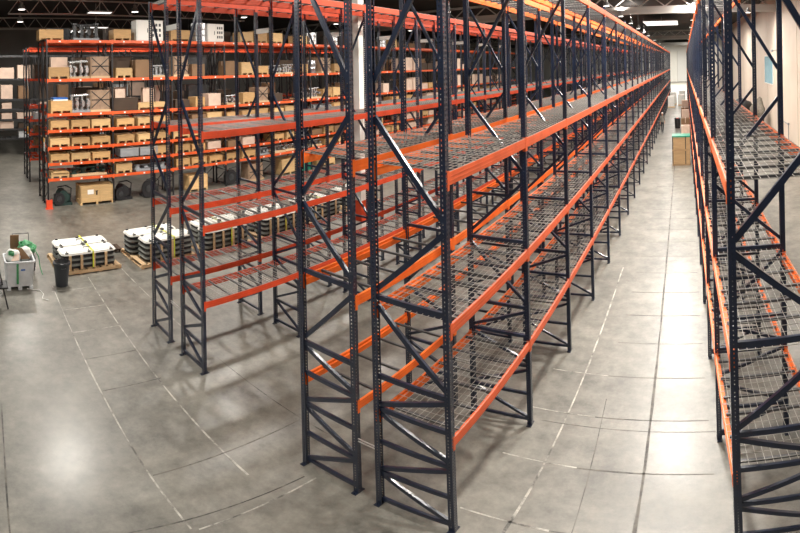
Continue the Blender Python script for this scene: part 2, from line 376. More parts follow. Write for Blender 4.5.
# diagonals (z on left post, z on right post) of an unmirrored frame
DG = [(.60, .13), (.71, 1.12), (1.69, 1.28), (1.83, 2.2), (3.26, 2.36), (3.48, 4.3), (5.48, 4.43), (5.88, 7.3)]
_fr = {}
def brace_mesh(dx, z0, z1, wd):
    key = (round(dx, 3), round(z0, 3), round(z1, 3), wd)
    if key not in _fr:
        a = dx / 2 - .03; mb = MB()
        # folded channel: a web with two lips
        d = Vector((2 * a, 0, z1 - z0)).normalized(); n = Vector((-d.z, 0, d.x))
        p, q = Vector((-a, 0, z0)), Vector((a, 0, z1))
        mb.bar(p, q, wd, .006, (0, 1, 0))
        mb.bar(p + n * (wd / 2 - .003) + Vector((0, .02, 0)), q + n * (wd / 2 - .003) + Vector((0, .02, 0)), .006, .042, (0, 1, 0))
        mb.bar(p - n * (wd / 2 - .003) + Vector((0, .02, 0)), q - n * (wd / 2 - .003) + Vector((0, .02, 0)), .006, .042, (0, 1, 0))
        _fr[key] = mb.mesh('brace', NAVY)
    return _fr[key]
def frame_detail(rack, x0, x1, y, mirror, wd=.066):
    e = new('upright_frame', None, rack, ((x0 + x1) / 2, y, 0)); dx = x1 - x0
    new('post', POST, e, (dx / 2 - PW / 2, 0, .015)); new('post', POST, e, (-dx / 2 + PW / 2, 0, .015), PI)
    new('foot_plate', FOOTM, e, (dx / 2 - PW / 2, 0, 0)); new('foot_plate', FOOTM, e, (-dx / 2 + PW / 2, 0, 0))
    for z in HZ: new('horizontal_brace', brace_mesh(dx - PW, z, z, wd), e)
    for a, b in DG:
        if mirror: a, b = b, a
        new('diagonal_brace', brace_mesh(dx - PW, a, b, wd), e, (0, .004, 0))
    return e
_ff = {}
def frame_simple(rack, x0, x1, y, mirror, m=None, top=H_TOP, hz=HZ, dg=DG):
    m = m or NAVY2; dx = x1 - x0; key = (round(dx, 3), mirror, m.name, top)
    if key not in _ff:
        mb = MB()
        for s in (-1, 1):
            c = s * (dx / 2 - PW / 2); mb.box(c - PW / 2, c + PW / 2, -PW / 2, PW / 2, .012, top); mb.box(c - .043, c + .043, -.09, .09, 0, .012)
        a = dx / 2 - PW + .01
        for z in hz: mb.bar((-a, 0, z), (a, 0, z), .042, .036)
        for p, q in dg:
            if mirror: p, q = q, p
            mb.bar((-a, .002, p), (a, .002, q), .042, .036)
        _ff[key] = mb.mesh('upright_frame', m)
    return new('upright_frame', _ff[key], rack, ((x0 + x1) / 2, y, 0))
_bm = {}
def beam_mesh(length, m):
    key = (round(length, 3), m.name)
    if key not in _bm:
        mb = MB(); l = length / 2
        # step profile, outer face at x=+, ledge inside
        mb.prism([(-.035, -.066), (.035, -.066), (.035, .066), (-.002, .066), (-.002, .024), (-.035, .024)], -l, l, axis='y')
        mb.box(.0355, .0385, -l, l, -.028, -.018); mb.box(.0355, .0385, -l, l, .018, .028)     # pressed ribs
        for s in (-1, 1):     # hooked end plates on the post face
            y0, y1 = (l - .002, l + .045) if s > 0 else (-l - .045, -l + .002)
            mb.box(.0325, .040, y0, y1, -.12, .085); mb.box(-.02, .035, min(s * l, s * (l + .004)), max(s * l, s * (l + .004)), -.12, .085)
        _bm[key] = mb.mesh('beam', m)
    return _bm[key]
_dm = {}
def deck_mesh(dx, wy, coarse, chan):
    key = (round(dx, 3), round(wy, 3), coarse, chan)
    if key not in _dm:
        mb = MB(); t = .0029; hx = dx / 2 - .012; hy = wy / 2
        nx = int(round(dx / .09)); ny = int(round(wy / .15))
        for i in range(nx + 1):
            x = -hx + 2 * hx * i / nx; mb.box(x - t, x + t, -hy, hy, -t, t)
        for j in range(ny + 1):
            y = -hy + 2 * hy * j / ny; mb.box(-hx, hx, y - t, y + t, t, 3 * t)
        for s in (-1, 1):     # waterfall drop over the beam faces
            for j in range(ny + 1):
                y = -hy + 2 * hy * j / ny; mb.box(s * hx - t, s * hx + t, y - t, y + t, -.028, t)
        if chan:
            for j in (-1, 0, 1): mb.box(-hx + .03, hx - .03, j * wy * .36 - .018, j * wy * .36 + .018, -.036, -t, 1)
        _dm[key] = mb.mesh('wire_deck', GALV, GALVD) if chan else mb.mesh('wire_deck', GALV)
    return _dm[key]
_cm = {}
def chan_mesh(dx):
    key = round(dx, 3)
    if key not in _cm:
        h = dx / 2 - .04
        _cm[key] = MB().box(-h, h, -.018, .018, -.0085, -.0035).box(-h, h, -.018, -.013, -.036, -.0085).box(-h, h, .013, .018, -.036, -.0085).mesh('support_channel', GALVD)
    return _cm[key]

def make_rack(label, x0, x1, y0, L, nb, levels, mats, mirror, decks, near=6, group='navy pallet racks'):
    rk = thing('pallet_rack', ((x0 + x1) / 2, y0, 0), label, 'rack', group)
    cx = (x0 + x1) / 2; dx = x1 - x0
    loc = lambda x: x - cx
    for k in range(nb + 1):
        if k <= near: frame_detail(rk, loc(x0), loc(x1), k * L, mirror, .066 if k < 1 else .05)
        else: frame_simple(rk, loc(x0), loc(x1), k * L, mirror)
    bl = L - PW - .004
    for li, z in enumerate(levels):
        ml, mr = mats[li]
        for k in range(nb):
            y = (k + .5) * L
            new('beam', beam_mesh(bl, mr), rk, (dx / 2 - .035, y, z)); new('beam', beam_mesh(bl, ml), rk, (-dx / 2 + .035, y, z), PI)
            if decks[li] == 'mesh':
                wy = (bl - .06) / 2
                for s in (-1, 1):
                    nearb = k < 3
                    d = new('wire_deck', deck_mesh(dx, wy, False, not nearb), rk, (0, y + s * (wy / 2 + .012), z + .072))
                    if nearb:
                        for j in (-1, 0, 1): new('support_channel', chan_mesh(dx), d, (0, j * wy * .36, 0))
            else:
                for j in range(4):
                    new('support_bar', chan_mesh(dx), rk, (0, y + (j - 1.5) * bl / 4.2, z + .062))
    return rk
LV = [1.63, 3.20, 4.887, 7.47]; LA = [1.56, 3.112, 4.877, 7.53]
o_, s_, r_ = ORANGE, SALMON, RED
YA, YB, YC, LL, NB = 5.0, 4.776, 4.662, 2.777, 30
A_X = (-11.42, -10.345, -9.75, -8.70); B_X = (-5.313, -4.2, -3.88, -2.712); C_X = (.405, 1.6)
make_rack('empty navy rack with red beams, left half of the red beamed pair', A_X[0], A_X[1], YA, LL, NB, LA, [(r_, r_)] * 4, True, ['mesh'] * 4)
rkA = make_rack('empty navy rack with red beams, right half of the red beamed pair', A_X[2], A_X[3], YA, LL, NB, LA, [(r_, r_)] * 4, False, ['mesh'] * 4)
make_rack('empty navy rack with bright orange beams, left half of the central pair', B_X[0], B_X[1], YB - .015, LL, NB, LV, [(o_, o_)] * 4, True, ['bar', 'bar', 'mesh', 'mesh'])
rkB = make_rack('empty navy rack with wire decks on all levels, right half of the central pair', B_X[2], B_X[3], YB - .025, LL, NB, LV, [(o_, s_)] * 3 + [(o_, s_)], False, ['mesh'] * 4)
make_rack('empty navy single rack across the aisle, alone before the beige wall', C_X[0], C_X[1], YC, LL, NB, LV, [(o_, o_)] * 4, True, ['mesh'] * 4)
def spacers(rk, xa, xb, zs, L, n, cx, m):
    me = MB().box(xa, xb, -.008, .008, -.03, -.016).box(xa, xb, -.008, .008, .016, .03).mesh('row_spacer', m)
    for k in range(n):
        for z in zs: new('row_spacer', me, rk, (-cx, k * L, z))
spacers(rkB, B_X[1], B_X[2], (1.05,), LL, 6, (B_X[2] + B_X[3]) / 2, ZINC)
spacers(rkA, A_X[1], A_X[2], (1.05,), LL, 6, (A_X[2] + A_X[3]) / 2, ZINC)
me = bx(A_X[1], A_X[2], -.03, .03, -.055, .055, 'spacer_plate', WHITEP)
for k in range(8): new('spacer_plate', me, rkA, (-(A_X[2] + A_X[3]) / 2, k * LL, 6.95), label='wide white spacer plate')

# ---- stocked racks at the left
DLV = [1.30, 2.02, 2.74, 3.52, 4.27, 5.82, 7.58]; DL = 3.72
DHZ = [.15, .9, 1.7, 2.6, 3.6]; DDG = [(.2, .85), (1.65, .95), (1.75, 2.55), (3.55, 2.65), (3.7, 4.9), (6.1, 5.0), (6.2, 7.45)]
def stocked_rack(label, x0, x1, y0, nb, m, tags=0, lv=DLV, top=7.7, guard=False):
    rk = thing('stocked_pallet_rack', ((x0 + x1) / 2, y0, 0), label, 'rack', 'stocked racks'); dx = x1 - x0
    for k in range(nb + 1): frame_simple(rk, -dx / 2, dx / 2, k * DL, False, BLACK, top, DHZ, DDG)
    bl = DL - PW - .004
    for li, z in enumerate(lv):
        for k in range(nb):
            y = (k + .5) * DL
            b = new('beam', beam_mesh(bl, m), rk, (dx / 2 - .035, y, z)); new('beam', beam_mesh(bl, m), rk, (-dx / 2 + .035, y, z), PI)
            if k < tags:
                for j in range(3): new('location_tag', TAGM, b, (.041, (j - 1) * 1.15, 0))
            new('shelf_slats', slat_mesh(dx, bl), rk, (0, y, z + .035))
    return rk
_sl = {}
def slat_mesh(dx, bl):
    key = (round(dx, 3), round(bl, 3))
    if key not in _sl:
        mb = MB()
        for j in range(6):
            y = (j - 2.5) * bl / 6; mb.box(-dx / 2 + .06, dx / 2 - .06, y - .05, y + .05, -.012, .03)
        _sl[key] = mb.mesh('shelf_slats', GALVD)
    return _sl[key]
TAGM = bx(-.002, .003, -.05, .05, -.035, .035, 'location_tag', LABEL)
DX1, DX0, DY = -24.5, -25.72, 4.68
rkD = stocked_rack('tall stocked rack full of wooden crates, front half of the loaded pair facing the floor', DX0, DX1, DY, 17, DORANGE, tags=8)
stocked_rack('tall stocked rack of dark cartons, rear half of the loaded pair', DX0 - 1.52, DX0 - .3, DY, 17, RED)
stocked_rack('rear stocked rack seen end on with red box beams, behind the loaded pair', -32.3, -31.08, DY, 8, RED)
stocked_rack('second stocked rack from the dim left wall, back to back with the end on rack', -33.75, -32.55, DY, 8, RED)
stocked_rack('farthest stocked rack beside the dim left wall', -43.2, -42.0, 3.2, 6, DARKG)
gd = thing('post_guard', (DX1 + .12, DY + .02, 0), 'orange steel guard at the foot of the stocked rack corner', 'guard', None, PI / 2)
new('shield', MB().prism([(-.16, -.1), (.16, -.1), (.16, .1), (.12, .1), (.12, -.06), (-.12, -.06), (-.12, .1), (-.16, .1)], 0.01, .42).mesh('shield', REDORG), gd); ubox(gd, 'base_plate', REDORG, -.2, .2, -.14, .14, 0, .012)
sg = thing('rack_sign', (DX0 + .5, DY - .06, 2.55), 'white placard with yellow head on the end of the stocked rack', 'sign')
ubox(sg, 'placard', LABEL, -.2, .2, -.012, .0, 0, .62); ubox(sg, 'yellow_header', YSIGN, -.2, .2, -.02, -.012, .44, .62)
for j in range(3): ubox(sg, 'printed_line', GREYM, -.13, .12 - .06 * j, -.014, -.012, .1 + j * .1, .125 + j * .1)
sg2 = thing('rack_sign', (-31.5, DY - .06, 2.75), 'small yellow placard on the end on rack behind', 'sign')
ubox(sg2, 'placard', YSIGN, -.2, .2, -.012, 0, 0, .4); ubox(sg2, 'dark_band', BLACK, -.2, .2, -.016, -.012, .1, .16)

# ---- goods
_cr = {}
def crate_mesh(m):
    if m.name not in _cr:
        mb = MB(); mb.box(-.485, .485, -.485, .485, 0, .985)
        for s in (-1, 1):
            for t in (-1, 1):
                mb.box(min(s * .5, s * .42), max(s * .5, s * .42), min(t * .5, t * .47), max(t * .5, t * .47), 0, 1)
                mb.box(min(t * .5, t * .47), max(t * .5, t * .47), min(s * .5, s * .42), max(s * .5, s * .42), 0, 1)
            mb.box(-.42, .42, min(s * .5, s * .47), max(s * .5, s * .47), 0, .14); mb.box(-.42, .42, min(s * .5, s * .47), max(s * .5, s * .47), .86, 1)
            mb.box(min(s * .5, s * .47), max(s * .5, s * .47), -.42, .42, 0, .14); mb.box(min(s * .5, s * .47), max(s * .5, s * .47), -.42, .42, .86, 1)
        mb.box(-.5, .5, -.5, .5, .985, 1.01)
        _cr[m.name] = mb.mesh('crate_body', m)
    return _cr[m.name]
def crate(x, y, z, dx, dy, h, label, m=CRATE, skid=.1, group='wooden crates', rz=0):
    t = thing('wooden_crate', (x, y, z), label, 'crate', group, rz)
    new('crate_body', crate_mesh(m), t, (0, 0, skid), sc=(dx, dy, h))
    for j in (-1, 0, 1): ubox(t, 'skid', m, -dx / 2, dx / 2, j * (dy / 2 - .06) - .055, j * (dy / 2 - .06) + .055, 0, skid)
    return t
_ct = {}
def carton(x, y, z, dx, dy, h, label, m=CARTON, group='cardboard cartons'):
    if m.name not in _ct:
        mb = MB(); mb.box(-.5, .5, -.5, .5, 0, .985); mb.box(-.5, -.006, -.5, .5, .985, 1); mb.box(.006, .5, -.5, .5, .985, 1)
        _ct[m.name] = mb.mesh('carton', m)
    t = thing('carton', (x, y, z), label, 'box', group)
    new('carton_body', _ct[m.name], t, sc=(dx, dy, h)); ubox(t, 'tape', CARTONP, -.03, .03, -dy / 2 - .002, dy / 2 + .002, h * .7, h + .003)
    return t
def bale(x, y, z, dx, dy, h, label, m=BALE):
    t = thing('strapped_bale', (x, y, z), label, 'bale', 'strapped bales')
    n = 8; mb = MB(); prof = []
    pts = [(-.5, -.42), (-.42, -.5), (.42, -.5), (.5, -.42), (.5, .42), (.42, .5), (-.42, .5), (-.5, .42)]
    mb.prism([(a * dx, b * dy) for a, b in pts], 0.1, h)
    new('load', mb.mesh('bale', m), t); ubox(t, 'pallet_base', PALW, -dx / 2 - .02, dx / 2 + .02, -dy / 2 - .02, dy / 2 + .02, 0, .1)
    xf = dx / 2 + .006
    s = MB()
    for a, b in (((-.46, .2), (.46, .95)), ((-.46, .95), (.46, .2)), ((-.46, .55), (.46, .55))): s.bar((xf, a[0] * dy, a[1] * h), (xf, b[0] * dy, b[1] * h), .045, .012, (1, 0, 0))
    new('strap', s.mesh('strap', BLACK), t); return t
_mm = {}
def valve_mesh(m, k):
    key = (m.name, k)
    if key not in _mm:
        q = random.Random(k); mb = MB()
        for i in range(4):
            y = -.42 + i * .28; z = q.uniform(.16, .3)
            mb.lathe([(.12, 0), (.12, .03), (.07, .04), (.07, z), (.11, z + .01), (.11, z + .05)], (q.uniform(-.2, .2), y, 0), 10)
            mb.tube([(q.uniform(-.3, -.1), y, .14), (q.uniform(.1, .35), y, .14)], q.uniform(.05, .09), 8)
        mb.tube([(.1, -.5, .3), (.1, .5, .32)], .025, 6)
        _mm[key] = mb.mesh('machine_parts', m, smooth=True)
    return _mm[key]
PALB = bx(-.5, .5, -.055, .055, .1, .125, 'deck_board', PALW); PALS = bx(-.5, .5, -.5, .5, 0, .1, 'stringer', PALW)
def machinery(x, y, z, dx, dy, label, m=STEEL, k=0, sz=1.0):
    t = thing('pallet_of_machine_parts', (x, y, z), label, 'machine parts', 'machine parts on low pallets')
    ubox(t, 'pallet_base', PALW if k % 2 else GREYM, -dx / 2, dx / 2, -dy / 2, dy / 2, 0, .09)
    new('fittings', valve_mesh(m, k % 4), t, (.1, 0, .09), sc=(min(1, dx), dy, sz)); return t
def drum(x, y, z, r, h, label, m=STEEL):
    t = thing('metal_drum', (x, y, z), label, 'drum', 'metal drums')
    new('drum_body', MB().lathe([(r, 0), (r, h * .3), (r * 1.04, h * .32), (r, h * .34), (r, h * .64), (r * 1.04, h * .66), (r, h * .68), (r, h), (r * .92, h), (r * .92, h - .03)], n=18).mesh('drum_body', m, smooth=True), t)
    return t
def cabinet(x, y, z, dx, dy, h, label):
    t = thing('control_cabinet', (x, y, z), label, 'cabinet')
    ubox(t, 'case', WHITEP, -dx / 2, dx / 2, -dy / 2, dy / 2, 0, h); xf = dx / 2
    for a, b in ((-.46, -.03), (.03, .46)):
        d = ubox(t, 'door', LABEL, xf, xf + .025, a * dy, b * dy, .06 * h, .95 * h)
    for j in range(3):
        for i in range(3): ubox(t, 'vent', DARKG, xf + .025, xf + .03, (.07 + i * .13) * dy, (.15 + i * .13) * dy, (.2 + j * .25) * h, (.34 + j * .25) * h)
    ubox(t, 'handle', BLACK, xf + .025, xf + .05, -.1 * dy, -.08 * dy, .4 * h, .6 * h); return t
def wheelset(x, y, label, r=.34, m=GREEND):  # motors coloured near black, standing for the shadow under the rack
    t = thing('wheeled_motor', (x, y, 0), label, 'machine', 'dark wheeled motors under the stocked rack')
    mb = MB(); mb.tube([(.28, -.1, r + .05), (.42, -.1, r + .05)], r, 20); new('wheel', mb.mesh('wheel', BLACK, smooth=True), t)
    mb = MB(); mb.tube([(.42, -.1, r + .05), (.46, -.1, r + .05)], r * .45, 14); new('hub', mb.mesh('hub', DARKG, smooth=True), t)
    mb = MB(); mb.tube([(-.4, .15, .42), (.3, .15, .42)], .3, 14); mb.box(-.45, .3, -.35, .65, 0.0, .12); mb.box(-.2, .1, -.3, .6, .12, .5); new('motor_body', mb.mesh('motor_body', m, smooth=True), t)
    mb = MB(); mb.tube([(.2, .55, .1), (.25, .6, .8), (.3, .3, .95), (.3, -.2, .9)], .03, 8); new('handle_bar', mb.mesh('handle_bar', BLACK, smooth=True), t)
    return t
fx = DX1 - .6      # centre of the front half
def sl(b, i, n=3): return DY + b * DL + .09 + (i + .5) * (DL - .18) / n
LN = ['lowest', 'second', 'third', 'fourth', 'fifth', 'sixth', 'top']
SN = ['left', 'middle', 'right']
def where(b, li, i): return f'on the {LN[li]} beams of the {ORD[b]} stocked bay, {SN[i]} slot'
zt = [z + .07 for z in DLV]
# floor level
big = crate(fx + .05, 7.43, 0, 1.05, 1.92, .76, 'large pale wooden crate with white label on the floor under stocked rack', CRATE2, .12)
ubox(big, 'shipping_label', LABEL, .526, .53, -.55, -.2, .5, .72); ubox(big, 'arrow_mark', BLACK, .526, .53, -.06, .02, .45, .62); ubox(big, 'arrow_mark', BLACK, .526, .53, -.1, .06, .62, .66); ubox(big, 'batten', CRATE2, .525, .545, .18, .28, .12, .88)
wheelset(fx, DY + .75, 'dark green wheeled motor on the floor left of the large pale crate', .3)
wheelset(fx, DY + 4.3, 'dark wheeled motor on the floor just right of the large pale crate', .3, BLACK)
wheelset(fx + .1, DY + 6.0, 'dark motor with a shade-dark wheel on the floor, second right of the large crate', .42, DARKG)
crate(fx, DY + 9.2, 0, 1, 1.3, .7, 'pale crate on the floor under the third stocked bay', CRATE2)
wheelset(fx + .1, DY + 11.7, 'dark wheeled motor on the floor under the fourth stocked bay', .4, DARKG)
bale(fx, DY + 13.6, 0, 1, 1.2, .95, 'strapped bale on the floor under the fourth stocked bay')
crate(fx, DY + 16.6, 0, 1, 1.6, .8, 'pale crate on the floor under the fifth stocked bay', CRATE2)
t = carton(fx, DY + 18.2, 0, .9, .9, .7, 'teal wrapped carton on the floor right of the fifth bay crate', TEALW)
crate(fx, DY + 20.4, 0, 1, 1.5, .7, 'pale crate on the floor under the sixth stocked bay', CRATE2)
# lowest beams
q = crate(fx + .1, sl(0, 0), zt[0], .9, 1.0, .16, 'shallow crate with loose lid ' + where(0, 0, 0), CRATE2, .08)
ubox(q, 'loose_lid', CRATE2, -.3, .5, -.35, .45, .245, .27)
machinery(fx, sl(0, 1) + .5, zt[0], 1, 2.0, 'long low pallet of dark motors on the lowest beams of the first stocked bay', GREEND, 1, .9)
crate(fx, sl(1, 0), zt[0], .95, .95, .34, 'low pale crate ' + where(1, 0, 0), CRATE2)
machinery(fx, sl(1, 1) + .5, zt[0], 1, 1.9, 'long pallet of dull metal fittings on the lowest beams of the second stocked bay', GREYM, 2, .6)
def mixed(b, li, i, hmax):
    x = fx + R.uniform(-.05, .1); y = sl(b, i) + R.uniform(-.05, .05); z = zt[li] ; wlab = where(b, li, i)
    r = R.random()
    if b >= 7 and r > .45: carton(x, y, z, .9, R.uniform(.9, 1.1), hmax * R.uniform(.55, .85), 'pale carton ' + wlab, CARTONP)
    elif hmax < .6:
        if r < .62: crate(x, y, z, 1.0, R.uniform(.92, 1.12), R.uniform(.24, .31), 'low wooden crate ' + wlab, R.choice([CRATE, CRATE, CRATE2]))
        elif r < .8: machinery(x, y, z, 1, 1.05, 'low pallet of metal fittings ' + wlab, R.choice([STEEL, GREYM, GREYM]), R.randrange(4), .85)
        else: carton(x, y, z, .9, R.uniform(.85, 1.05), R.uniform(.3, .42), 'pale carton ' + wlab, R.choice([CARTONP, CARTON]))
    else:
        if r < .25: carton(x, y, z, .9, R.uniform(.7, 1.05), R.uniform(.4, .8), 'brown carton ' + wlab, R.choice([CARTON, CARTOND, CARTOND, CARTONP]))
        elif r < .5: crate(x + .1, y, z, .95, R.uniform(.6, 1.05), R.uniform(.35, .5), 'wooden crate ' + wlab, CRATE)
        elif r < .62: bale(x, y, z, 1, 1, R.uniform(.8, 1), 'strapped bale ' + wlab)
        elif r < .82: machinery(x, y, z, 1, 1.05, 'pallet of bright metal fittings ' + wlab, R.choice([STEEL, STEEL, GREYM]), R.randrange(4), R.uniform(1.2, 1.8))
        elif r < .92: drum(x, y, z, .34, R.uniform(.6, .9), 'steel drum ' + wlab)
        else: crate(x, y, z, 1, 1.0, R.uniform(.45, .6), 'tall wooden crate ' + wlab, CRATE2)
# second to fourth beams: first two bays as seen
for li in (1, 2, 3):
    for i in range(3): crate(fx + .05, sl(0, i), zt[li], 1.0, 1.04 + .03 * ((li + i) % 3), .27 if li < 3 else .3, 'low wooden crate ' + where(0, li, i), [CRATE, CRATE, CRATE2][(li + i) % 3])
for i, (a, b) in enumerate(((-.45, 1.1), (.75, 1.1))):
    t = thing('grey_metal_bin', (fx + .1, DY + DL + 1.0 + i * 1.2, zt[1]), f'grey metal bin on the second beams of the second stocked bay, {("left", "right")[i]} one', 'bin', 'grey metal bins')
    ubox(t, 'bin_body', GREYM, -.45, .45, -.55, .55, .06, .46); ubox(t, 'rim', ZINC, -.47, .47, -.57, .57, .42, .46); ubox(t, 'runner', DARKG, -.45, .45, -.5, -.4, 0, .06); ubox(t, 'runner', DARKG, -.45, .45, .4, .5, 0, .06)
crate(fx + .05, sl(1, 2), zt[1], 1, 1.0, .34, 'low wooden crate ' + where(1, 1, 2), CRATE)
for li in (2, 3):
    crate(fx + .05, sl(1, 0) + .1, zt[li], 1, 1.05, .28, 'low wooden crate ' + where(1, li, 0), CRATE)
    crate(fx + .05, sl(1, 1) + .1, zt[li], 1, .85, .27, 'narrow wooden crate ' + where(1, li, 1), CRATE2)
    crate(fx + .05, sl(1, 2), zt[li], 1, 1.05, .28, 'low wooden crate ' + where(1, li, 2), CRATE)
# fifth beams
c = crate(fx + .1, sl(0, 0) + .1, zt[4], 1, 1.2, .45, 'wooden crate with blue sheet ' + where(0, 4, 0), CRATE)
ubox(c, 'white_sheet', LABEL, -.3, .5, -.45, .35, .56, .62); ubox(c, 'blue_sheet', BLUEP, -.3, .5, -.45, .35, .62, .70)
machinery(fx, sl(0, 1) + .05, zt[4], 1, 1.1, 'pallet of grey valves ' + where(0, 4, 1), STEEL, 0, 2.2)
bale(fx, sl(0, 2), zt[4], 1, 1.15, 1.0, 'strapped bale ' + where(0, 4, 2), BALE)
carton(fx, DY + DL + .85, zt[4], .9, 1.5, .6, 'wide dark carton on the fifth beams of the second stocked bay', CARTOND)
carton(fx, DY + DL + .55, zt[4] + .601, .6, .6, .42, 'small pale carton on top of the wide dark carton', CARTONP)
crate(fx + .25, DY + DL + 2.45, zt[4], .5, 1.75, .24, 'long flat pale crate on the fifth beams of the second stocked bay', CRATE2)
carton(fx - .2, DY + DL + 2.45, zt[4], .35, .7, 1.05, 'tall pale carton standing behind the long flat crate', CARTONP)
# sixth beams
crate(fx + .2, sl(0, 0), zt[5], .6, 1.15, .42, 'wooden crate ' + where(0, 5, 0), CRATE)
carton(fx - .35, sl(0, 0) + .15, zt[5], .45, .95, 1.0, 'tall pink and white carton behind the crate in the first stocked bay', CARTONP)
machinery(fx, sl(0, 1), zt[5], 1, 1.1, 'pallet of grey valves ' + where(0, 5, 1), STEEL, 3, 2.2)
bale(fx, sl(0, 2), zt[5], 1, 1.1, 1.0, 'strapped bale ' + where(0, 5, 2))
crate(fx + .3, sl(1, 0) + .05, zt[5], .5, 1.0, .36, 'small pale crate ' + where(1, 5, 0), CRATE2)
carton(fx - .3, sl(1, 0), zt[5], .5, 1.1, .8, 'dark carton behind the small pale crate of the second stocked bay', CARTOND)
carton(fx, sl(1, 1) + .1, zt[5], .9, 1.0, .85, 'tall brown carton ' + where(1, 5, 1), CARTON)
machinery(fx, sl(1, 2), zt[5], 1, 1.05, 'pallet of metal fittings ' + where(1, 5, 2), GREYM, 1, 1.5)
# top
crate(fx, sl(0, 0) - .4, zt[6], .9, 1.35, .4, 'long brown crate on top of the stocked rack at its open end', CRATE, .08)
machinery(fx, sl(0, 1) + .4, zt[6], 1, 1.5, 'pallet of dark pipework on top of the first stocked bay', DARKG, 2, 2.0)
crate(fx, sl(1, 0), zt[6], .9, 1.05, .42, 'wooden crate on top of the second stocked bay, left slot', CRATE)
cabinet(fx, sl(1, 1) + .55, zt[6], .8, 1.7, 1.0, 'white control cabinet with vents on top of the stocked rack')
crate(fx, sl(2, 0), zt[6], .9, 1.3, .45, 'wooden crate on top of the third stocked bay, left slot', CRATE)
drum(fx + .1, sl(2, 1) + .3, zt[6], .48, .95, 'wide silver drum on top of the third stocked bay')
t = cabinet(fx, sl(2, 2) + .2, zt[6], .7, 1.2, .95, 'white cabinet with square vents on top of the third stocked bay, beside a silver drum')
for b in range(3, 8):
    for i in range(3):
        x, y, z = fx, sl(b, i), zt[6]; r = R.random()
        if r < .4: crate(x, y, z, .9, 1.05, R.uniform(.4, .6), 'wooden crate ' + where(b, 6, i), R.choice([CRATE, CRATE2]))
        elif r < .7: drum(x, y, z, .42, R.uniform(.7, .95), 'silver drum ' + where(b, 6, i))
        elif r < .85: carton(x, y, z, .8, .9, R.uniform(.6, .9), 'dark carton ' + where(b, 6, i), CARTOND)
for b in range(2, 15):
    for li in range(6):
        for i in range(3):
            if R.random() < (.9 if b < 6 else .6): mixed(b, li, i, .5 if li < 4 else 1.2)
# rear half: dark cartons closing the view
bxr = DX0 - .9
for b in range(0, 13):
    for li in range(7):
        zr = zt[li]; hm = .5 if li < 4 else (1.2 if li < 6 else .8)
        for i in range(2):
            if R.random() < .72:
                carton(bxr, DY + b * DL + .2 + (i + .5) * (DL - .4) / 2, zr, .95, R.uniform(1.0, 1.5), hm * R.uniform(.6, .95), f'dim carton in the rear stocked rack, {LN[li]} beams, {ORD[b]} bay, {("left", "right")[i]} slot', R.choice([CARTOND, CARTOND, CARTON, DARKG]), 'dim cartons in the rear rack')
# end-on racks: a few cartons
for xr, yr, nm, nbays in ((-31.7, DY, 'end on rack', 3), (-42.6, 3.2, 'farthest left rack', 4)):
    for b in range(nbays):
        for li in range(6):
            for i in range(2):
                if R.random() < .75:
                    carton(xr, yr + b * DL + .25 + (i + .5) * (DL - .5) / 2, zt[li], .95, R.uniform(.9, 1.5), (.5 if li < 4 else 1.1) * R.uniform(.7, 1), f'carton in the {nm}, {LN[li]} beams, {ORD[b]} bay, {("left", "right")[i]} slot', R.choice([CARTON, CARTONP, CARTOND, CARTONP, BINW]), 'cartons in the racks far left')
# pallet loads on the floor beyond the far aisle
c = carton(-41.2, 2.2, .0, 1.0, 1.1, .8, 'brown carton on the floor before the farthest left rack', CARTOND)
c = carton(-41.2, 2.2, .805, .9, 1.0, .35, 'carton with red cover atop the brown one far left', CARTONP); ubox(c, 'red_cover', RED, -.4, .4, -.45, .45, .355, .42)
carton(-41.0, .7, 0, .7, .6, 1.3, 'tall blue grey carton at the far left edge', BINW)

# ================================================================ stacks of hatch panels on pallets
def rrect(dx, dy, r, n=4):
    out = []
    for cx, cy, a0 in ((dx / 2 - r, dy / 2 - r, 0), (-dx / 2 + r, dy / 2 - r, 90), (-dx / 2 + r, -dy / 2 + r, 180), (dx / 2 - r, -dy / 2 + r, 270)):
        for i in range(n + 1):
            a = math.radians(a0 + 90 * i / n); out.append((cx + r * math.cos(a), cy + r * math.sin(a)))
    return out
def make_hatch(dx, dy):
    mb = MB(); mb.prism(rrect(dx - .1, dy - .1, .14), 0, .10, 0); fr = mb.mesh('frame', BLACK)
    mb = MB(); mb.prism(rrect(dx, dy, .18), .10, .118); mb.prism(rrect(dx - .06, dy - .06, .16), .125, .15); mb.prism(rrect(dx - .3, dy - .3, .1), .15, .162); ld = mb.mesh('lid', HATCHW)
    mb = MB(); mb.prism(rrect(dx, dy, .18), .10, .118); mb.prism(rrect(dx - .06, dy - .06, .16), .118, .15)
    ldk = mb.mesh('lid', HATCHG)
    la = MB().box(-.05, .05, -.03, .03, 0, .03).tube([(0, 0, .03), (0, .1, .05)], .014, 6).mesh('latch', DARKG)
    hd = MB().tube([(-.12, 0, 0), (-.12, 0, .05), (.12, 0, .05), (.12, 0, 0)], .014, 6).mesh('handle', DARKG)
    return fr, ld, ldk, la, hd
HD = (.82, 2.05); FR, LD_, LDK, LAT, HND = make_hatch(*HD)
def hatch(x, y, z, label, latches, rz=0):
    t = thing('hatch_panel', (x, y, z), label, 'hatch panel', 'stacked white hatch panels', rz)
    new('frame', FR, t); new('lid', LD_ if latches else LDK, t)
    if latches:
        for sx in (-1, 1):
            for sy in (-.8, 0, .8): new('latch', LAT, t, (sx * (HD[0] / 2 - .06), sy * HD[1] / 2, .15), sx * PI / 2)
        new('handle', HND, t, (.0, 0, .16), PI / 2)
    return t
DBM = {}
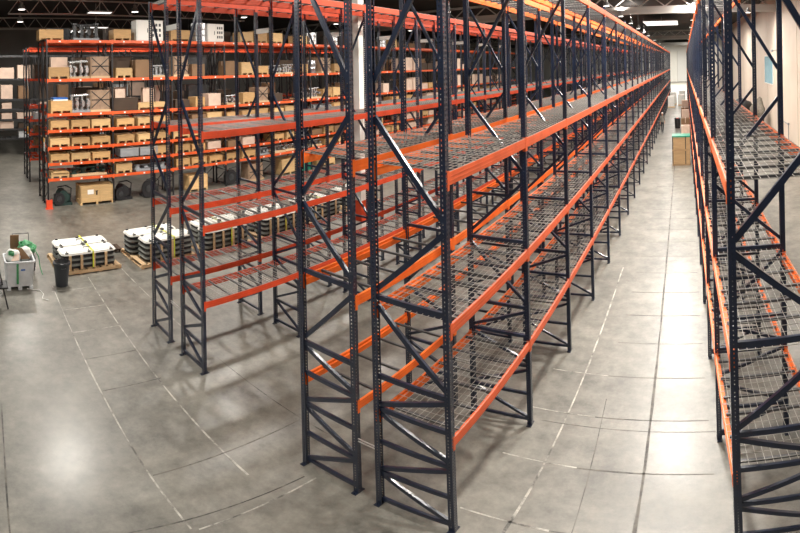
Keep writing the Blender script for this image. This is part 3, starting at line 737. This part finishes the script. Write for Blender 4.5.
def pallet(x, y, dx, dy, label, rz=0, nb=9):
    t = thing('wooden_pallet', (x, y, 0), label, 'pallet', 'pallets under hatch panels', rz)
    for j in (-1, 0, 1): ubox(t, 'stringer', PALW, j * (dx / 2 - .05) - .045, j * (dx / 2 - .05) + .045, -dy / 2, dy / 2, .02, .115)
    for j in range(nb):
        yy = -dy / 2 + (j + .5) * dy / nb; ubox(t, 'deck_board', PALW, -dx / 2, dx / 2, yy - dy / nb * .36, yy + dy / nb * .36, .1155, .14)
    for j in range(4):
        yy = -dy / 2 + .06 + j * (dy - .12) / 3; ubox(t, 'bottom_board', PALW, -dx / 2, dx / 2, yy - .05, yy + .05, 0, .0195)
    return t
def stack(n, x, y, cols, layers, where_, rz=0, strap=True):
    pal = pallet(x, y, 1.95, 2.3, f'wooden pallet {where_}', rz)
    cs, sn = math.cos(rz), math.sin(rz)
    W = lambda a, b: (x + a * cs - b * sn, y + a * sn + b * cs)
    step = .175
    for c, (ox, oy) in enumerate(cols):
        for l in range(layers):
            nm = ['bottom', 'second', 'third', 'fourth', 'fifth'][l] if l < layers - 1 else 'topmost'
            side = ('rear', 'front')[c]
            px, py = W(ox, oy)
            hatch(px, py, .1405 + l * step, f'{"white" if l == layers - 1 else "dark"} hatch panel, {nm} of {side} stack {where_}', l == layers - 1, rz)
    # timber stakes between the two stacks and along the front
    for ox in (cols[1][0] + HD[0] / 2 + .02, cols[0][0] - HD[0] / 2 - .02):
        for oy in (-.72, -.3, .15, .6): ubox(pal, 'stake', PALW, ox - .02, ox + .02, oy - .045, oy + .045, .1405, .1405 + layers * step * .86)
    if strap:
        zt_ = .1405 + (layers - 1) * step + .19; xa, xb = cols[0][0] - HD[0] / 2 - .05, cols[1][0] + HD[0] / 2 + .05; oy = cols[1][1] + .12
        s = new('ratchet_strap', None, None, (x, y, 0), rz, f'yellow ratchet strap over the hatch panels {where_}', 'strap', 'yellow straps')
        mb = MB(); mb.bar((xa, oy, zt_), (xb, oy, zt_), .05, .006, (0, 0, 1)); mb.bar((xa, oy, .15), (xa, oy, zt_), .006, .05, (0, 1, 0)); mb.bar((xb, oy, .15), (xb, oy, zt_), .006, .05, (0, 1, 0))
        new('webbing', mb.mesh('webbing', YELLOW), s); ubox(s, 'ratchet', DARKG, -.12, .02, oy - .045, oy + .045, zt_ + .003, zt_ + .06)
C2 = [(-.44, 0), (.44, 0)]
stack(0, -16.62, 4.45, C2, 3, 'beside the grey trash can', .03)
stack(1, -16.3, 7.35, [(-.46, -.12), (.46, .1)], 4, 'behind the nearest navy frame', .05)
stack(2, -16.1, 10.0, [(-.44, .05), (.44, -.05)], 4, 'third along from the trash can', -.03)
stack(3, -16.1, 12.7, C2, 4, 'fourth along from the trash can', .02)
stack(4, -16.2, 15.5, C2, 4, 'fifth along from the trash can', -.02)
stack(5, -16.1, 18.4, C2, 4, 'sixth and last along from the trash can', .02)
t = thing('wooden_dolly', (-17.5, 5.95, 0), 'low dark wooden dolly on the floor between the first two panel stacks', 'dolly')
for j in range(3): ubox(t, 'plank', CARTOND, -.3, .3, -.24 + j * .17, -.1 + j * .17, .1, .14)
for a in (-1, 1):
    ubox(t, 'cross_bar', CARTOND, a * .2 - .04, a * .2 + .04, -.24, .24, .06, .0995)
    for b in (-1, 1): new('caster', MB().tube([(-.02, 0, .03), (.02, 0, .03)], .03, 10).mesh('caster', BLACK), t, (a * .2, b * .18, 0))

# ---- trash can
t = thing('trash_can', (-14.92, 3.27, 0), 'round charcoal trash can lined with a black bag on the floor', 'trash can')
new('can_body', MB().lathe([(.20, 0), (.265, .66), (.29, .66), (.29, .72), (.262, .72), (.255, .66), (.2, .1), (.02, .1)], n=28).mesh('can_body', CANP, smooth=True), t)
mb = MB(); n = 28
pr = [(.262, .70), (.275, .735), (.245, .742), (.20, .60), (.12, .46), (.01, .44)]
vs = [(r * math.cos(2 * PI * k / n) * (1 + .05 * math.sin(5 * k)), r * math.sin(2 * PI * k / n) * (1 + .05 * math.cos(7 * k)), z + .012 * math.sin(3 * k)) for r, z in pr for k in range(n)]
mb.add(vs, [(i * n + k, i * n + (k + 1) % n, (i + 1) * n + (k + 1) % n, (i + 1) * n + k) for i in range(len(pr) - 1) for k in range(n)])
new('bag_liner', mb.mesh('bag_liner', BLACK, smooth=True), t)
for s in (-1, 1): new('can_handle', MB().tube([(s * .27, -.07, .6), (s * .32, -.05, .6), (s * .32, .05, .6), (s * .27, .07, .6)], .015, 6).mesh('can_handle', CANP), t)

# ---- white bin of scrap at the left edge
bn = thing('scrap_bin', (-15.2, 1.88, 0), 'pale plastic bin on a low skid at the left edge, heaped with scrap', 'bin')
mb = MB(); a, b = .42, .47
prof = [((a - .05), (b - .05), .1), (a, b, .82), (a + .03, b + .03, .82), (a + .03, b + .03, .87), (a - .02, b - .02, .87), (a - .07, b - .07, .2)]
vs = []
for (p, q_, z) in prof: vs += [(x_, y_, z) for x_, y_ in rrect(p * 2, q_ * 2, .08, 3)]
n = 16
mb.add(vs, [(i * n + k, i * n + (k + 1) % n, (i + 1) * n + (k + 1) % n, (i + 1) * n + k) for i in range(5) for k in range(n)] + [tuple(range(15, -1, -1)), tuple(80 + k for k in range(16))])
new('bin_shell', mb.mesh('bin_shell', BINW, smooth=True), bn)
for s in (-1, 0, 1): ubox(bn, 'skid', BINW, -.4, .4, s * .36 - .06, s * .36 + .06, 0, .0995)
ubox(bn, 'side_mark', BLUEP, a - .005, a + .012, .02, .16, .60, .64)
ubox(bn, 'green_streak', GREENP, a - .012, a + .01, -.12, -.05, .2, .82)
def blob(name, m, rx, ry, rz_, seed, parent=None, loc=(0, 0, 0), **k):
    bm = bmesh.new(); bmesh.ops.create_icosphere(bm, subdivisions=3, radius=1); q = random.Random(seed)
    ph = [q.uniform(0, 6) for _ in range(6)]
    for v in bm.verts:
        f = 1 + .13 * math.sin(4 * v.co.x + ph[0]) + .1 * math.sin(6 * v.co.y + ph[1]) + .09 * math.sin(7 * v.co.z + ph[2]) + .05 * math.sin(13 * v.co.x + 11 * v.co.y + ph[3])
        v.co = Vector((v.co.x * rx, v.co.y * ry, v.co.z * rz_)) * f
    me = bpy.data.meshes.new(name); bm.to_mesh(me); bm.free(); me.materials.append(m); me.polygons.foreach_set('use_smooth', [True] * len(me.polygons))
    return new(name, me, parent, loc, **k)
blob('plastic_sack', SACK, .22, .24, .22, 3, None, (-15.25, 1.68, .86), label='crumpled white plastic sack on the left of the scrap bin', cat='sack')
blob('plastic_sack', SACK, .26, .24, .2, 4, None, (-15.5, 2.12, .86), label='flatter white plastic sack at the back of the scrap bin', cat='sack')
def sheet(name, pts, th, m, **k):
    mb = MB(); n = len(pts); P_ = [Vector(p) for p in pts]; nn = (P_[1] - P_[0]).cross(P_[2] - P_[0]).normalized() * th
    mb.add([*P_, *[p + nn for p in P_]], [tuple(range(n - 1, -1, -1)), tuple(range(n, 2 * n))] + [(i, (i + 1) % n, n + (i + 1) % n, n + i) for i in range(n)])
    return new(name, mb.mesh(name, m), None, **k)
sheet('cardboard_flap', [(-15.2, 1.95, .8), (-15.0, 2.25, .86), (-15.3, 2.0, 1.12), (-15.45, 1.75, 1.08)], .012, CARTON, label='torn brown cardboard leaning across the scrap bin', cat='cardboard')
sheet('cardboard_flap', [(-15.0, 1.62, .82), (-14.98, 1.86, .84), (-15.15, 1.9, .98), (-15.2, 1.62, .98)], .012, CARTONP, label='small pale cardboard piece at the front of the scrap bin', cat='cardboard')
mb = MB(); mb.tube([(.09 * math.cos(a * .9) , .09 * math.sin(a * .9) , .02 + .004 * a) for a in range(0, 28)], .014, 6)
new('green_hose', mb.mesh('green_hose', GREENP, smooth=True), None, (-15.02, 1.62, .985), label='small coil of green hose lying in the scrap bin', cat='hose')
# green machine cart behind the bin
ct = thing('floor_scrubber', (-16.6, 2.2, 0), 'dark cart with green tank and coiled green hoses behind the scrap bin', 'cart')
ubox(ct, 'cart_bed', BLACK, -.45, .45, -.4, .4, .18, .5)
for sx in (-1, 1):
    for sy in (-1, 1): new('wheel', MB().tube([(-.04, 0, .1), (.04, 0, .1)], .1, 14).mesh('wheel', BLACK, smooth=True), ct, (sx * .33, sy * .3, 0))
ubox(ct, 'axle_frame', DARKG, -.36, .36, -.26, .26, .1, .1795)
blob('green_tank', GREENP, .28, .3, .22, 9, ct, (.05, .15, .68))
mb = MB()
for j in range(3): mb.tube([(.18 * math.cos(a * .55) + .1, .1 + .24 * math.sin(a * .55), .82 + .02 * math.sin(a) + j * .03) for a in range(13)], .02, 6)
new('hose_coil', mb.mesh('hose_coil', GREENP, smooth=True), ct)
mb = MB(); mb.tube([(.3, .35, .8), (.5, .5, .55), (.52, .55, .2), (.7, .6, .02)], .018, 6); new('hose_end', mb.mesh('hose_end', GREENP, smooth=True), ct)
ubox(ct, 'cardboard_panel', CARTON, -.3, -.26, -.42, -.1, .5, 1.05)
new('push_handle', MB().tube([(-.42, -.3, .5), (-.6, -.3, 1.0), (-.6, .3, 1.0), (-.42, .3, .5)], .018, 6).mesh('push_handle', DARKG, smooth=True), ct)
mb = MB(); mb.tube([(-14.85, 2.1, .014), (-14.6, 2.5, .014), (-14.35, 2.55, .014), (-14.0, 2.45, .014), (-13.85, 2.62, .014)], .013, 6)
new('white_cord', mb.mesh('white_cord', WHITEP, smooth=True), None, label='white cord lying loose on the floor before the scrap bin', cat='cord')
# black stand cut by the left edge
st = thing('folding_stand', (-13.6, 1.0, 0), 'black tubular folding stand at the far left edge of the floor', 'stand')
for p, q_ in (((.1, .35, 0), (-.1, .1, 1.1)), ((-.3, .35, 0), (-.1, .1, 1.1)), ((.25, -.3, 0), (-.1, .1, 1.1))): new('leg', MB().tube([p, q_], .022, 8).mesh('leg', BLACK, smooth=True), st)
ubox(st, 'seat_board', BLACK, -.35, .2, -.2, .35, .62, .66)
new('cross_tube', MB().tube([(.02, .25, .45), (-.2, .22, .5)], .016, 6).mesh('cross_tube', BLACK), st)

# ================================================================ far end of the aisle
for j in range(2):
    t = crate(-.32, 32.4, j * .86, 1.25, 1.1, .76, ('lower', 'upper')[j] + ' of two stacked plywood crates standing in the long aisle', PLY, .1, 'stacked crates in the aisle')
    for s in (-.58, .3): ubox(t, 'black_strap', BLACK, s - .025, s + .025, -.556, .556, .1, .868 if j else .858)
    if j: ubox(t, 'green_wrap', TEALW, -.63, .63, -.556, .556, .80, .875)
k = 0
for (x, y, dx, h, m) in ((0, 44.5, .8, .9, CARTONP), (.0, 47.5, .9, 1.2, CARTON), (.02, 51, .8, 1.6, CARTONP), (-.05, 56, .9, 1.4, CARTON), (0, 61, .9, 1.8, CARTONP)):
    carton(x, y, 0, dx, 1.1, h, f'pale carton, {ORD[k]} beyond the stacked crates along the right hand rack', m); k += 1
for k, (x, y) in enumerate(((-2.2, 74), (-2.0, 79), (-.6, 77), (-.5, 83))):
    t = thing('wrapped_load', (x, y, 0), f'white wrapped pallet load at the bright aisle end, {ORD[k]} of four', 'load', 'white wrapped loads')
    ubox(t, 'pallet_base', PALW, -.55, .55, -.6, .6, 0, .13); mb = MB(); mb.prism(rrect(1.05, 1.15, .08), .131, 1.5 + .2 * (k % 2)); new('wrapped_goods', mb.mesh('wrapped_goods', SACK), t)
    for j in range(2): ubox(t, 'band', ZINC, -.53, .53, -.58, .58, .5 + j * .5, .53 + j * .5)
t = thing('trash_barrel', (-.85, 50.3, 0), 'black barrel standing in the middle of the long aisle', 'barrel')
new('barrel_body', MB().lathe([(.27, 0), (.33, .4), (.34, .85), (.36, .86), (.36, .92), (.31, .92), (.3, .8), (.02, .8)], n=20).mesh('barrel_body', BLACK, smooth=True), t)
blob('red_rag', RED, .14, .14, .08, 5, None, (-.85, 50.3, .87), label='dark red rag stuffed in the black barrel', cat='rag')
# white dock door in the far wall
d = new('door_1', None, kind='structure'); d.location = (-5.3, Y1, 0)
ubox(d, 'door_leaf', WHITEP, -2.6, 2.6, -.09, -.02, 0, 9.2)
for s in (-1, 1): ubox(d, 'door_frame', TRUSSM, s * 2.7 - .1, s * 2.7 + .1, -.14, 0, 0, 9.4)

# ---- right wall: window, pipe, covered pile
wn = new('window_1', None, kind='structure'); wn.location = (X1 - .13, 49, 3.9)
ubox(wn, 'pane', BLUEG, -.03, 0, -2.4, 2.4, 0, 2.4)
for y_ in (-2.45, 2.45): ubox(wn, 'window_frame', WHITEP, -.06, 0, y_ - .05, y_ + .05, -.08, 2.48)
for z_ in (-.04, 2.44): ubox(wn, 'window_frame', WHITEP, -.055, 0, -2.5, 2.5, z_ - .04, z_ + .04)
for y_, lb in ((33.2, 'white downpipe on the beige wall nearest the camera'), (60.0, 'white downpipe on the beige wall beyond the blue window')):
    t = thing('downpipe', (X1 - .32, y_, 0), lb, 'pipe', 'downpipes')
    new('pipe', MB().tube([(0, 0, 0.01), (0, 0, ZC - .3)], .07, 10).mesh('pipe', WHITEP, smooth=True), t)
    for z_ in (1, 4, 7): ubox(t, 'bracket', ZINC, -.09, .19, -.1, .1, z_, z_ + .06)
t = thing('wall_pipe', (X1 - .2, 39.6, 0), 'thin grey pipe run with valve on the beige wall', 'pipe')
new('pipe_run', MB().tube([(0, 0, 0.01), (0, 0, 1.25), (0, 3.2, 1.25)], .035, 8).mesh('pipe_run', GREYM, smooth=True), t); new('valve', MB().lathe([(.09, 0), (.09, .14)], (0, 0, 1.2), 10).mesh('valve', GREYM), t)
t = blob('covered_pile', TARP, 1.5, 3.2, 1.1, 21, None, (6.9, 56.5, .95), label='pile under a black tarp against the beige wall', cat='pile')
t = blob('netting_heap', BRUSH, .7, 1.4, 1.3, 22, None, (7.9, 49.5, 1.2), label='heap of grey brown netting beside the tarp covered pile', cat='netting')
t = thing('wall_sign', (X1 - .15, 44.2, 6.75), 'tiny round lamp bracket on the beige wall above the blue window', 'bracket')
new('arm', MB().tube([(0, 0, 0), (-.5, .1, 0)], .03, 6).mesh('arm', GREYM), t); new('lamp_head', MB().lathe([(.05, -.12), (.14, -.1), (.1, .05), (.03, .08)], (-.5, .1, 0), 12).mesh('lamp_head', GREYM, smooth=True), t)

# ================================================================ person walking down the aisle
def skin_mesh(nodes, edges, name):
    me = bpy.data.meshes.new(name); names = list(nodes); ix = {n: i for i, n in enumerate(names)}
    me.from_pydata([nodes[n][:3] for n in names], [(ix[a], ix[b]) for a, b in edges], [])
    o = bpy.data.objects.new(name, me); C.objects.link(o)
    o.modifiers.new('skin', 'SKIN'); me.skin_vertices  # layer
    sv = me.skin_vertices[0].data
    for i, n in enumerate(names):
        r = nodes[n][3]; rr = r if isinstance(r, tuple) else (r, r); sv[i].radius = rr; sv[i].use_root = (i == 0)
    s = o.modifiers.new('sub', 'SUBSURF'); s.levels = 2; s.render_levels = 2
    dg = bpy.context.evaluated_depsgraph_get(); ev = o.evaluated_get(dg); out = bpy.data.meshes.new_from_object(ev)
    bpy.data.objects.remove(o); return out
N = {'pelvis': (0, 0, .92, (.15, .11)), 'waist': (0, 0, 1.08, (.135, .1)), 'chest': (0, -.01, 1.3, (.16, .115)), 'neck0': (0, 0, 1.45, (.07, .06)), 'neck': (0, -.01, 1.52, .055), 'head': (0, -.02, 1.62, (.078, .095)), 'crown': (0, -.015, 1.71, (.065, .08))}
E_ = [('pelvis', 'waist'), ('waist', 'chest'), ('chest', 'neck0'), ('neck0', 'neck'), ('neck', 'head'), ('head', 'crown')]
for s, nm, st_, sw in ((-1, 'l', .22, -.12), (1, 'r', -.2, .14)):
    N[nm + 'hip'] = (s * .09, 0, .86, .095); N[nm + 'knee'] = (s * .1, -st_ * .55 - .03, .48, .062); N[nm + 'ankle'] = (s * .1, -st_ + (.06 if st_ < 0 else 0), .09, .043); N[nm + 'toe'] = (s * .11, -st_ - .17, .04, (.045, .035))
    E_ += [('pelvis', nm + 'hip'), (nm + 'hip', nm + 'knee'), (nm + 'knee', nm + 'ankle'), (nm + 'ankle', nm + 'toe')]
    N[nm + 'sh'] = (s * .19, 0, 1.4, .062); N[nm + 'el'] = (s * .25, sw * .5 + .03, 1.12, .045); N[nm + 'wr'] = (s * .26, sw - .06, .88, .03); N[nm + 'palm'] = (s * .26, sw - .09, .81, (.022, .04))
    E_ += [('chest', nm + 'sh'), (nm + 'sh', nm + 'el'), (nm + 'el', nm + 'wr'), (nm + 'wr', nm + 'palm')]
    for f in range(4):
        N[f'{nm}f{f}'] = (s * .262, sw - .12 + f * .021, .775, .009); N[f'{nm}g{f}'] = (s * .25, sw - .125 + f * .021, .735 + abs(f - 1.4) * .006, .008)
        E_ += [(nm + 'palm', f'{nm}f{f}'), (f'{nm}f{f}', f'{nm}g{f}')]
    N[nm + 'th'] = (s * .24, sw - .135, .80, .010); N[nm + 'th2'] = (s * .235, sw - .145, .765, .009); E_ += [(nm + 'palm', nm + 'th'), (nm + 'th', nm + 'th2')]
bme = skin_mesh(N, E_, 'person_body')
for m in (SKIN, SHIRT, TROUS, BLACK): bme.materials.append(m)
for p in bme.polygons:
    c = p.center; arm = abs(c.x) > .2
    p.material_index = 0 if c.z > 1.47 or (arm and c.z < 1.05 and abs(c.x) > .215) else (1 if c.z > .95 else (3 if c.z < .1 else 2)); p.use_smooth = True
pr = thing('person', (-2.35, 47.0, 0.0), 'person in a grey shirt, dark trousers and white cap walking beside the rack', 'person', rz=.25)
new('body', bme, pr)
new('cap', MB().lathe([(.092, 0), (.094, .03), (.08, .075), (.04, .1), (.005, .105)], (0, -.015, 1.67), 14).mesh('cap', CAPW, smooth=True), pr)
mb = MB(); mb.prism([(-.06, -.07), (.06, -.07), (.045, -.18), (-.045, -.18)], 1.675, 1.685); new('cap_peak', mb.mesh('cap_peak', CAPW), pr)
new('nose', MB().lathe([(.016, 0), (.012, .03), (.004, .045)], (0, -.115, 1.6), 8).mesh('nose', SKIN, smooth=True), pr)
for s in (-1, 1):
    new('eye', MB().lathe([(.004, -.01), (.011, 0), (.004, .01)], (s * .032, -.1, 1.64), 8).mesh('eye', BLACK), pr)
    new('ear', MB().lathe([(.01, -.03), (.018, 0), (.01, .03)], (s * .085, 0, 1.62), 8).mesh('ear', SKIN, smooth=True), pr)
ubox(pr, 'mouth', RED, -.025, .025, -.113, -.1, 1.563, 1.57)
